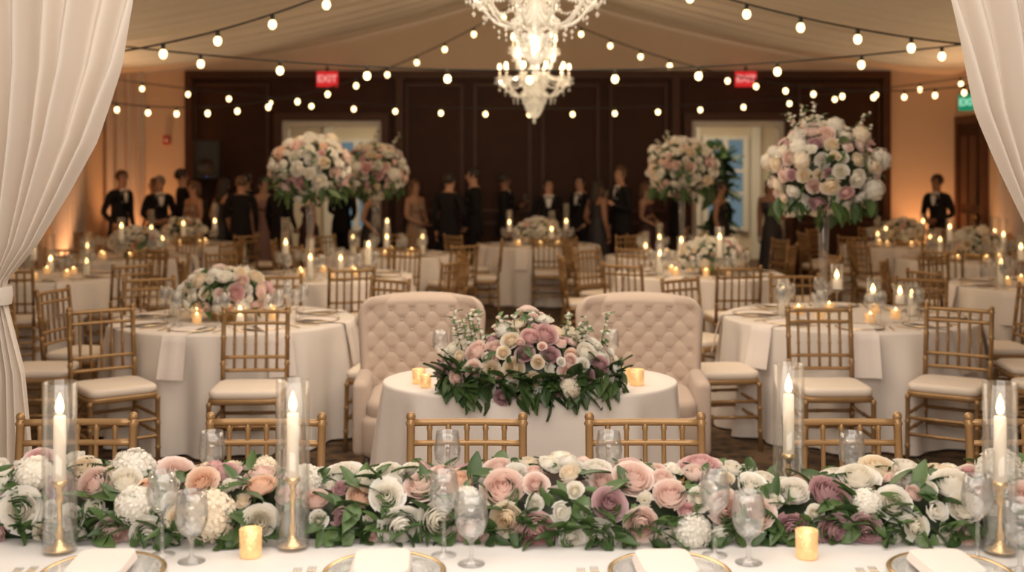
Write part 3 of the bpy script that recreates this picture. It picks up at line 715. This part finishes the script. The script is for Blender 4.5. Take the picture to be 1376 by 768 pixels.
# ---------------------------------------------------------------- chandeliers
def chandelier():
    mb=MB()
    mb.add(lathe([(.001,0),(.03,.01),(.045,.04),(.02,.08),(.03,.10),(.10,.14),(.13,.18),(.05,.22),(.03,.26),(.06,.32),(.075,.38),(.03,.44),(.025,.5),(.09,.54),(.11,.57),(.03,.62),(.025,.8),(.06,.85),(.03,.92),(.09,.96),(.03,1.0),(.012,1.02),(.012,1.5),(.001,1.5)],18),0)
    oct_v=np.array([(1,0,0),(0,1,0),(-1,0,0),(0,-1,0),(0,0,1.4),(0,0,-1.4)],float); oct_f=[[0,1,4],[1,2,4],[2,3,4],[3,0,4],[1,0,5],[2,1,5],[3,2,5],[0,3,5]]
    def bead(p,s): mb.add((oct_v,oct_f),0,TR(*p,s,rng.uniform(0,3)),False)
    def chain(a,b,sag,n,s=.011):
        a=np.array(a);b=np.array(b)
        for i in range(n+1):
            t=i/n; p=a+(b-a)*t; p[2]-=sag*4*t*(1-t); bead(p,s)
    for tier,(n,R,zb,za) in enumerate(((10,.42,.36,.42),(6,.27,.60,.78))):
        tt=[]
        for i in range(n):
            a=2*PI*i/n+tier*.3; c,s=math.cos(a),math.sin(a); path=[]
            for t in np.linspace(0,1,12):
                r=.04+(R-.04)*t; z=zb-.10*math.sin(PI*t*1.15)+(za-zb)*t**3
                path.append((r*c,r*s,z))
            mb.add(tube(path,.011,7),0); z=path[-1][2]
            mb.add(lathe([(.001,0),(.02,.005),(.055,.025),(.058,.03),(.02,.02),(.012,.03),(.001,.03)],12),0,TR(R*c,R*s,z))
            mb.add(lathe([(.001,0),(.011,0),(.011,.09),(.001,.09)],8),2,TR(R*c,R*s,z+.025))
            mb.add(sphere(.022,8,8,(1,1,2.0)),1,TR(R*c,R*s,z+.155))
            for k in range(6):
                b=k*PI/3; bead((R*c+.05*math.cos(b),R*s+.05*math.sin(b),z-.0),.009); bead((R*c+.05*math.cos(b),R*s+.05*math.sin(b),z-.035),.013)
            bead((R*c,R*s,z-.06),.02); bead((R*c,R*s,z-.12),.016)
            for q in (3,6,9): 
                p=path[q]; bead((p[0],p[1],p[2]-.05),.014); bead((p[0],p[1],p[2]-.09),.010)
            tt.append((R*c,R*s,z)); chain((.04*c,.04*s,.95 if tier else .62),(R*c,R*s,z+.02),.05,16)
        for i in range(n): chain(tt[i],tt[(i+1)%n],.07,10)
    for i in range(16):
        a=2*PI*i/16; c,s=math.cos(a),math.sin(a); chain((.16*c,.16*s,.3),(.03*c,.03*s,.02),.05,12,.012); chain((.16*c,.16*s,.3),(.04*c,.04*s,.5),.03,9,.010)
    bead((0,0,-.03),.03)
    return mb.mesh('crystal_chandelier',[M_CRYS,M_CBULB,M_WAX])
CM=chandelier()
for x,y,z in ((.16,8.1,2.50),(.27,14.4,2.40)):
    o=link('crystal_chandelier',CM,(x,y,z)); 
    if y>10: 
        mb=MB(); mb.add(tube([(0,0,z+1.5),(0,0,4.62)],.01),0); mb.obj('chandelier_chain',[M_BRASS],(x,y,0))

# ---------------------------------------------------------------- people
def skin_geo(verts,edges,radii,sub=1):
    me=bpy.data.meshes.new('sk'); me.from_pydata(verts,edges,[]); o=bpy.data.objects.new('sk',me); S.collection.objects.link(o)
    o.modifiers.new('Skin','SKIN'); 
    for i,r in enumerate(radii):
        sv=me.skin_vertices[0].data[i]; sv.radius=r if np.ndim(r) else (r,r); sv.use_root=(i==0)
    m=o.modifiers.new('Sub','SUBSURF'); m.levels=sub; m.render_levels=sub
    dg=bpy.context.evaluated_depsgraph_get(); e=o.evaluated_get(dg); m2=e.to_mesh()
    V=np.array([v.co[:] for v in m2.vertices]); F=[list(p.vertices) for p in m2.polygons]; e.to_mesh_clear()
    bpy.data.objects.remove(o); bpy.data.meshes.remove(me); return V,F
prng=np.random.RandomState(21)
def person(x,y,yaw,h=1.75,kind='man',arm='down',skin=M_SKIN,hair=M_HAIRD,dress=M_DTAN,hairlen=0):
    W=.86 if kind=='woman' else 1.0
    sway=prng.uniform(-.035,.035); hturn=prng.uniform(-.6,.6); nod=prng.uniform(-.02,.03); ea=prng.uniform(-.03,.04)
    v=[(0,0,.95),(0,.005,1.10),(0,0,1.28),(0,.005,1.41),(0,.005,1.49),(0,-.012,1.555),(0,-.002,1.64),(0,.005,1.715)]
    r=[(.155*W,.115),(.13*W,.10),(.165*W,.115),(.12*W,.085),(.055*W,.055),(.062,.072),(.078,.092),(.052,.06)]
    e=[(i,i+1) for i in range(7)]; hands=[]
    for s in (-1,1):
        sh=(s*.175*W,.005,1.415)
        if arm=='down' or (arm=='drink' and s<0):
            if s*hturn>.1: el=(s*.26*W,.06,1.15); wr=(s*.20*W,-.10,.98); d=Vector((-s*.5,-.5,-.6))
            else: el=(s*.225*W,.03+ea,1.14); wr=(s*.225*W,-.04+ea,.905); d=Vector((0,-.1,-1))
        elif arm=='drink': el=(s*.235*W,.0,1.13); wr=(s*.15,-.24,1.22); d=Vector((-s*.3,-.6,.6))
        else: el=(s*.25*W,.0,1.15); wr=(s*.06,-.19,1.05+.02*s); d=Vector((-s*.9,-.4,-.2))
        d.normalize(); pm=tuple(Vector(wr)+d*.075); b=len(v)
        v+=[sh,el,wr,pm]; r+=[(.068*W,.068),(.046*W,.046),(.030,.030),(.036,.020)]; e+=[(3,b),(b,b+1),(b+1,b+2),(b+2,b+3)]
        hands.append((Vector(pm),d,s)); b=len(v)
        kn=.06 if s*sway>0 else 0
        v+=[(s*.095*W,0,.88),(s*.105*W,-.01-kn,.50),(s*.11*W,.02,.09),(s*.125*W,-.13,.035)]; r+=[(.10*W,.10),(.066,.066),(.045,.045),(.04,.03)]
        e+=[(0,b),(b,b+1),(b+1,b+2),(b+2,b+3)]
    V,F=skin_geo(v,e,r,2)
    mb=MB(); bare=(kind=='woman')
    groups={0:[],1:[],3:[],6:[]}
    for f in F:
        c=V[f].mean(0); q=0
        if c[2]>1.475: q=1
        elif c[2]<.075: q=6
        elif not bare:
            if c[1]<-.03 and abs(c[0])<.085*(c[2]-1.18)/.29 and 1.18<c[2]: q=3
            for hp,d,s in hands:
                if (Vector(c)-hp).dot(d)>-.085 and (Vector(c)-hp).length<.1: q=1
        else:
            if c[2]>1.38 or abs(c[0])>.165*W or c[2]<.8: q=1
            for hp,d,s in hands:
                if (Vector(c)-hp).length<.22: q=1
        groups[q].append(f)
    for q,fs in groups.items():
        if fs:
            used=sorted(set(i for f in fs for i in f)); mp={k:i for i,k in enumerate(used)}; mb.add((V[used],[[mp[i] for i in f] for f in fs]),q)
    for hp,d,s in hands:
        side=Vector((0,0,1)).cross(d) if abs(d.z)<.8 else Vector((0,1,0)); side=(side-d*side.dot(d)).normalized(); nrm=d.cross(side)
        if nrm.x*s>0: nrm=-nrm
        for k,L in enumerate((.062,.075,.07,.055)):
            b0=hp+side*(-.027+.018*k)+d*.015
            mb.add(tube([b0,b0+d*L*.5+nrm*.004,b0+d*L*.8+nrm*.014,b0+d*L+nrm*.028],[.0095,.009,.008,.005],7),1)
        b0=hp-side*.028-d*.035; mb.add(tube([b0,b0-side*.02+d*.025+nrm*.01,b0-side*.022+d*.055+nrm*.02],[.011,.010,.006],7),1)
    for s in (-1,1):
        mb.add(sphere(.011,8,6,(1.3,.6,.8)),4,TR(s*.03,-.088,1.645)); mb.add(sphere(.02,8,6,(.45,.8,1.3)),1,TR(s*.078,.005,1.625))
        mb.add(tube([(s*.015,-.094,1.667),(s*.045,-.085,1.668)],.004,5),2)
    mb.add(lathe([(.001,.03),(.008,.02),(.014,-.005),(.012,-.012),(.001,-.016)],8),1,TR(0,-.095,1.615,1,0,.35))
    mb.add(sphere(.02,8,6,(1,.4,.28)),5,TR(0,-.088,1.575))
    v_,f_=sphere(1,20,14,(.088,.105,.098)); v_=v_+np.array([0,.012,1.665])
    ff=[list(q) for q in f_ if not (v_[q].mean(0)[1]<-.035 and v_[q].mean(0)[2]<1.70) and v_[q].mean(0)[2]>1.60]
    mb.add((v_,ff),2)
    if hairlen:
        mb.add(sphere(1,16,12,(.10,.06,.16)),2,TR(0,.07,1.60-.04)); mb.add(sphere(1,12,10,(.085,.045,.10)),2,TR(0,.085,1.46))
    for a in mb.V:
        t=np.clip((a[:,2]-1.47)/.09,0,1); t=t*t*(3-2*t); th=hturn*t
        X=a[:,0].copy();Y=a[:,1].copy(); a[:,0]=X*np.cos(th)-Y*np.sin(th); a[:,1]=X*np.sin(th)+Y*np.cos(th)-nod*t
    if kind=='woman':
        mb.add(lathe([(.135,1.16),(.135,1.08),(.18,.98),(.20,.8),(.24,.4),(.29,.06),(.28,.06)],28,W,.85),0)
        for s in (-1,1): mb.add(sphere(.062,12,8),0,TR(s*.065,-.075,1.28))
    else:
        mb.add(lathe([(.14,1.12),(.158,1.0),(.175,.86),(.178,.80),(.17,.80)],24,1,.78),0)
        for s in (-1,1): mb.add(sphere(.016,8,6,(1.5,.6,1)),6,TR(s*.02,-.082,1.447))
        mb.add(lathe([(.058,1.455),(.064,1.49),(.060,1.492)],16,1,1.05),3)
        for s in (-1,1): mb.add(tube([(s*.060,-.085,1.455),(s*.066,-.112,1.38),(s*.008,-.132,1.19)],[.012,.022,.008],6),0)
    if arm=='drink': mb.add(wineglass(.2,.035,10),7,TR(.10,-.30,1.22))
    for a in mb.V:
        a[:,0]+=sway*np.sin(np.clip(a[:,2]/.98,0,1)*PI/2)-sway*1.3*np.clip((a[:,2]-1.0)/.5,0,1)
    k=h/1.76
    o=mb.obj('wedding_guest',[M_SUIT if kind=='man' else dress,skin,hair,M_SHIRT,M_EYE,M_LIP,M_DARK,M_GLASS],(x,y,0),yaw); o.scale=(k,k,k)
for p in P: person(*p)

# ---------------------------------------------------------------- lights
def area(name,loc,rot,size,power,col=(1,.86,.70),sy=None):
    l=bpy.data.lights.new(name,'AREA'); l.energy=power; l.color=col; l.size=size
    if sy: l.shape='RECTANGLE'; l.size_y=sy
    o=bpy.data.objects.new(name,l); o.location=loc; o.rotation_euler=rot; S.collection.objects.link(o)
def point(name,loc,power,col=(1,.75,.48),r=.05):
    l=bpy.data.lights.new(name,'POINT'); l.energy=power; l.color=col; l.shadow_soft_size=r
    o=bpy.data.objects.new(name,l); o.location=loc; S.collection.objects.link(o)
def spot(name,loc,tgt,power,col,ang=1.2,r=.05):
    l=bpy.data.lights.new(name,'SPOT'); l.energy=power; l.color=col; l.spot_size=ang; l.spot_blend=.8; l.shadow_soft_size=r
    o=bpy.data.objects.new(name,l); o.location=loc; o.rotation_euler=(Vector(tgt)-Vector(loc)).to_track_quat('-Z','Y').to_euler(); S.collection.objects.link(o)
area('overhead_fill',(0,2.6,3.2),(math.radians(18),0,0),3.5,75,(1,.91,.82),2)  # added overhead fill above the frame, no fitting there
area('front_fill',(0,-1.2,2.7),(math.radians(68),0,0),3.2,105,(1,.91,.82),1.2)  # added fill behind the camera to light the flowers from the front
area('overhead_fill',(0,6.3,3.4),(0,0,0),4,98,(1,.85,.68),2.5)  # second added overhead fill, out of view
area('overhead_fill',(.2,10.5,3.55),(0,0,0),5,95,(1,.76,.51),2.5)  # third added overhead fill, for the middle of the room
point('chandelier_light',(.16,8.1,3.35),22,(1,.78,.54),.03)
point('chandelier_light',(.27,14.4,3.25),75,(1,.72,.46),.03)
for x in (-5.9,6.6): spot('uplight',(x,18.5,.1),(x,19.0,2.2),130,(1,.43,.17),1.3)
for y in (16.9,15): spot('uplight',(XL+.35,y,.1),(XL,y,2.2),110,(1,.45,.19),1.3)
for y in (17.2,15.6): spot('uplight',(XR-.35,y,.1),(XR,y,2.2),110,(1,.45,.19),1.3)
for x in (-6.2,6.8):
    for y in (13.0,16.0): spot('ceiling_fill_spot',(x,y,1.9),(x*.35,y,4.3),80,(1,.75,.48),1.9,.04)  # added spots that brighten the ceiling fabric, no fixtures modelled
area('foyer_light',(-2.5,21.5,3.15),(0,0,0),2,75,(1,.82,.57)); area('foyer_light',(3.8,21.5,3.15),(0,0,0),2,75,(1,.82,.57))
for x,y in HUR: point('candle_light',(x,y,1.18),1.0,(1,.6,.28),.012)
w=bpy.data.worlds.new('world'); S.world=w; w.use_nodes=True; w.node_tree.nodes['Background'].inputs[0].default_value=(1,.87,.74,1); w.node_tree.nodes['Background'].inputs[1].default_value=.5
# ---------------------------------------------------------------- camera
c=bpy.data.cameras.new('camera'); c.sensor_width=36; c.lens=36*1600/1376; c.shift_y=-(384-226)/1376
c.dof.use_dof=True; c.dof.focus_distance=4.3; c.dof.aperture_fstop=2.2
o=bpy.data.objects.new('camera',c); o.location=(0,0,1.8); o.rotation_euler=(PI/2,0,0); S.collection.objects.link(o); S.camera=o
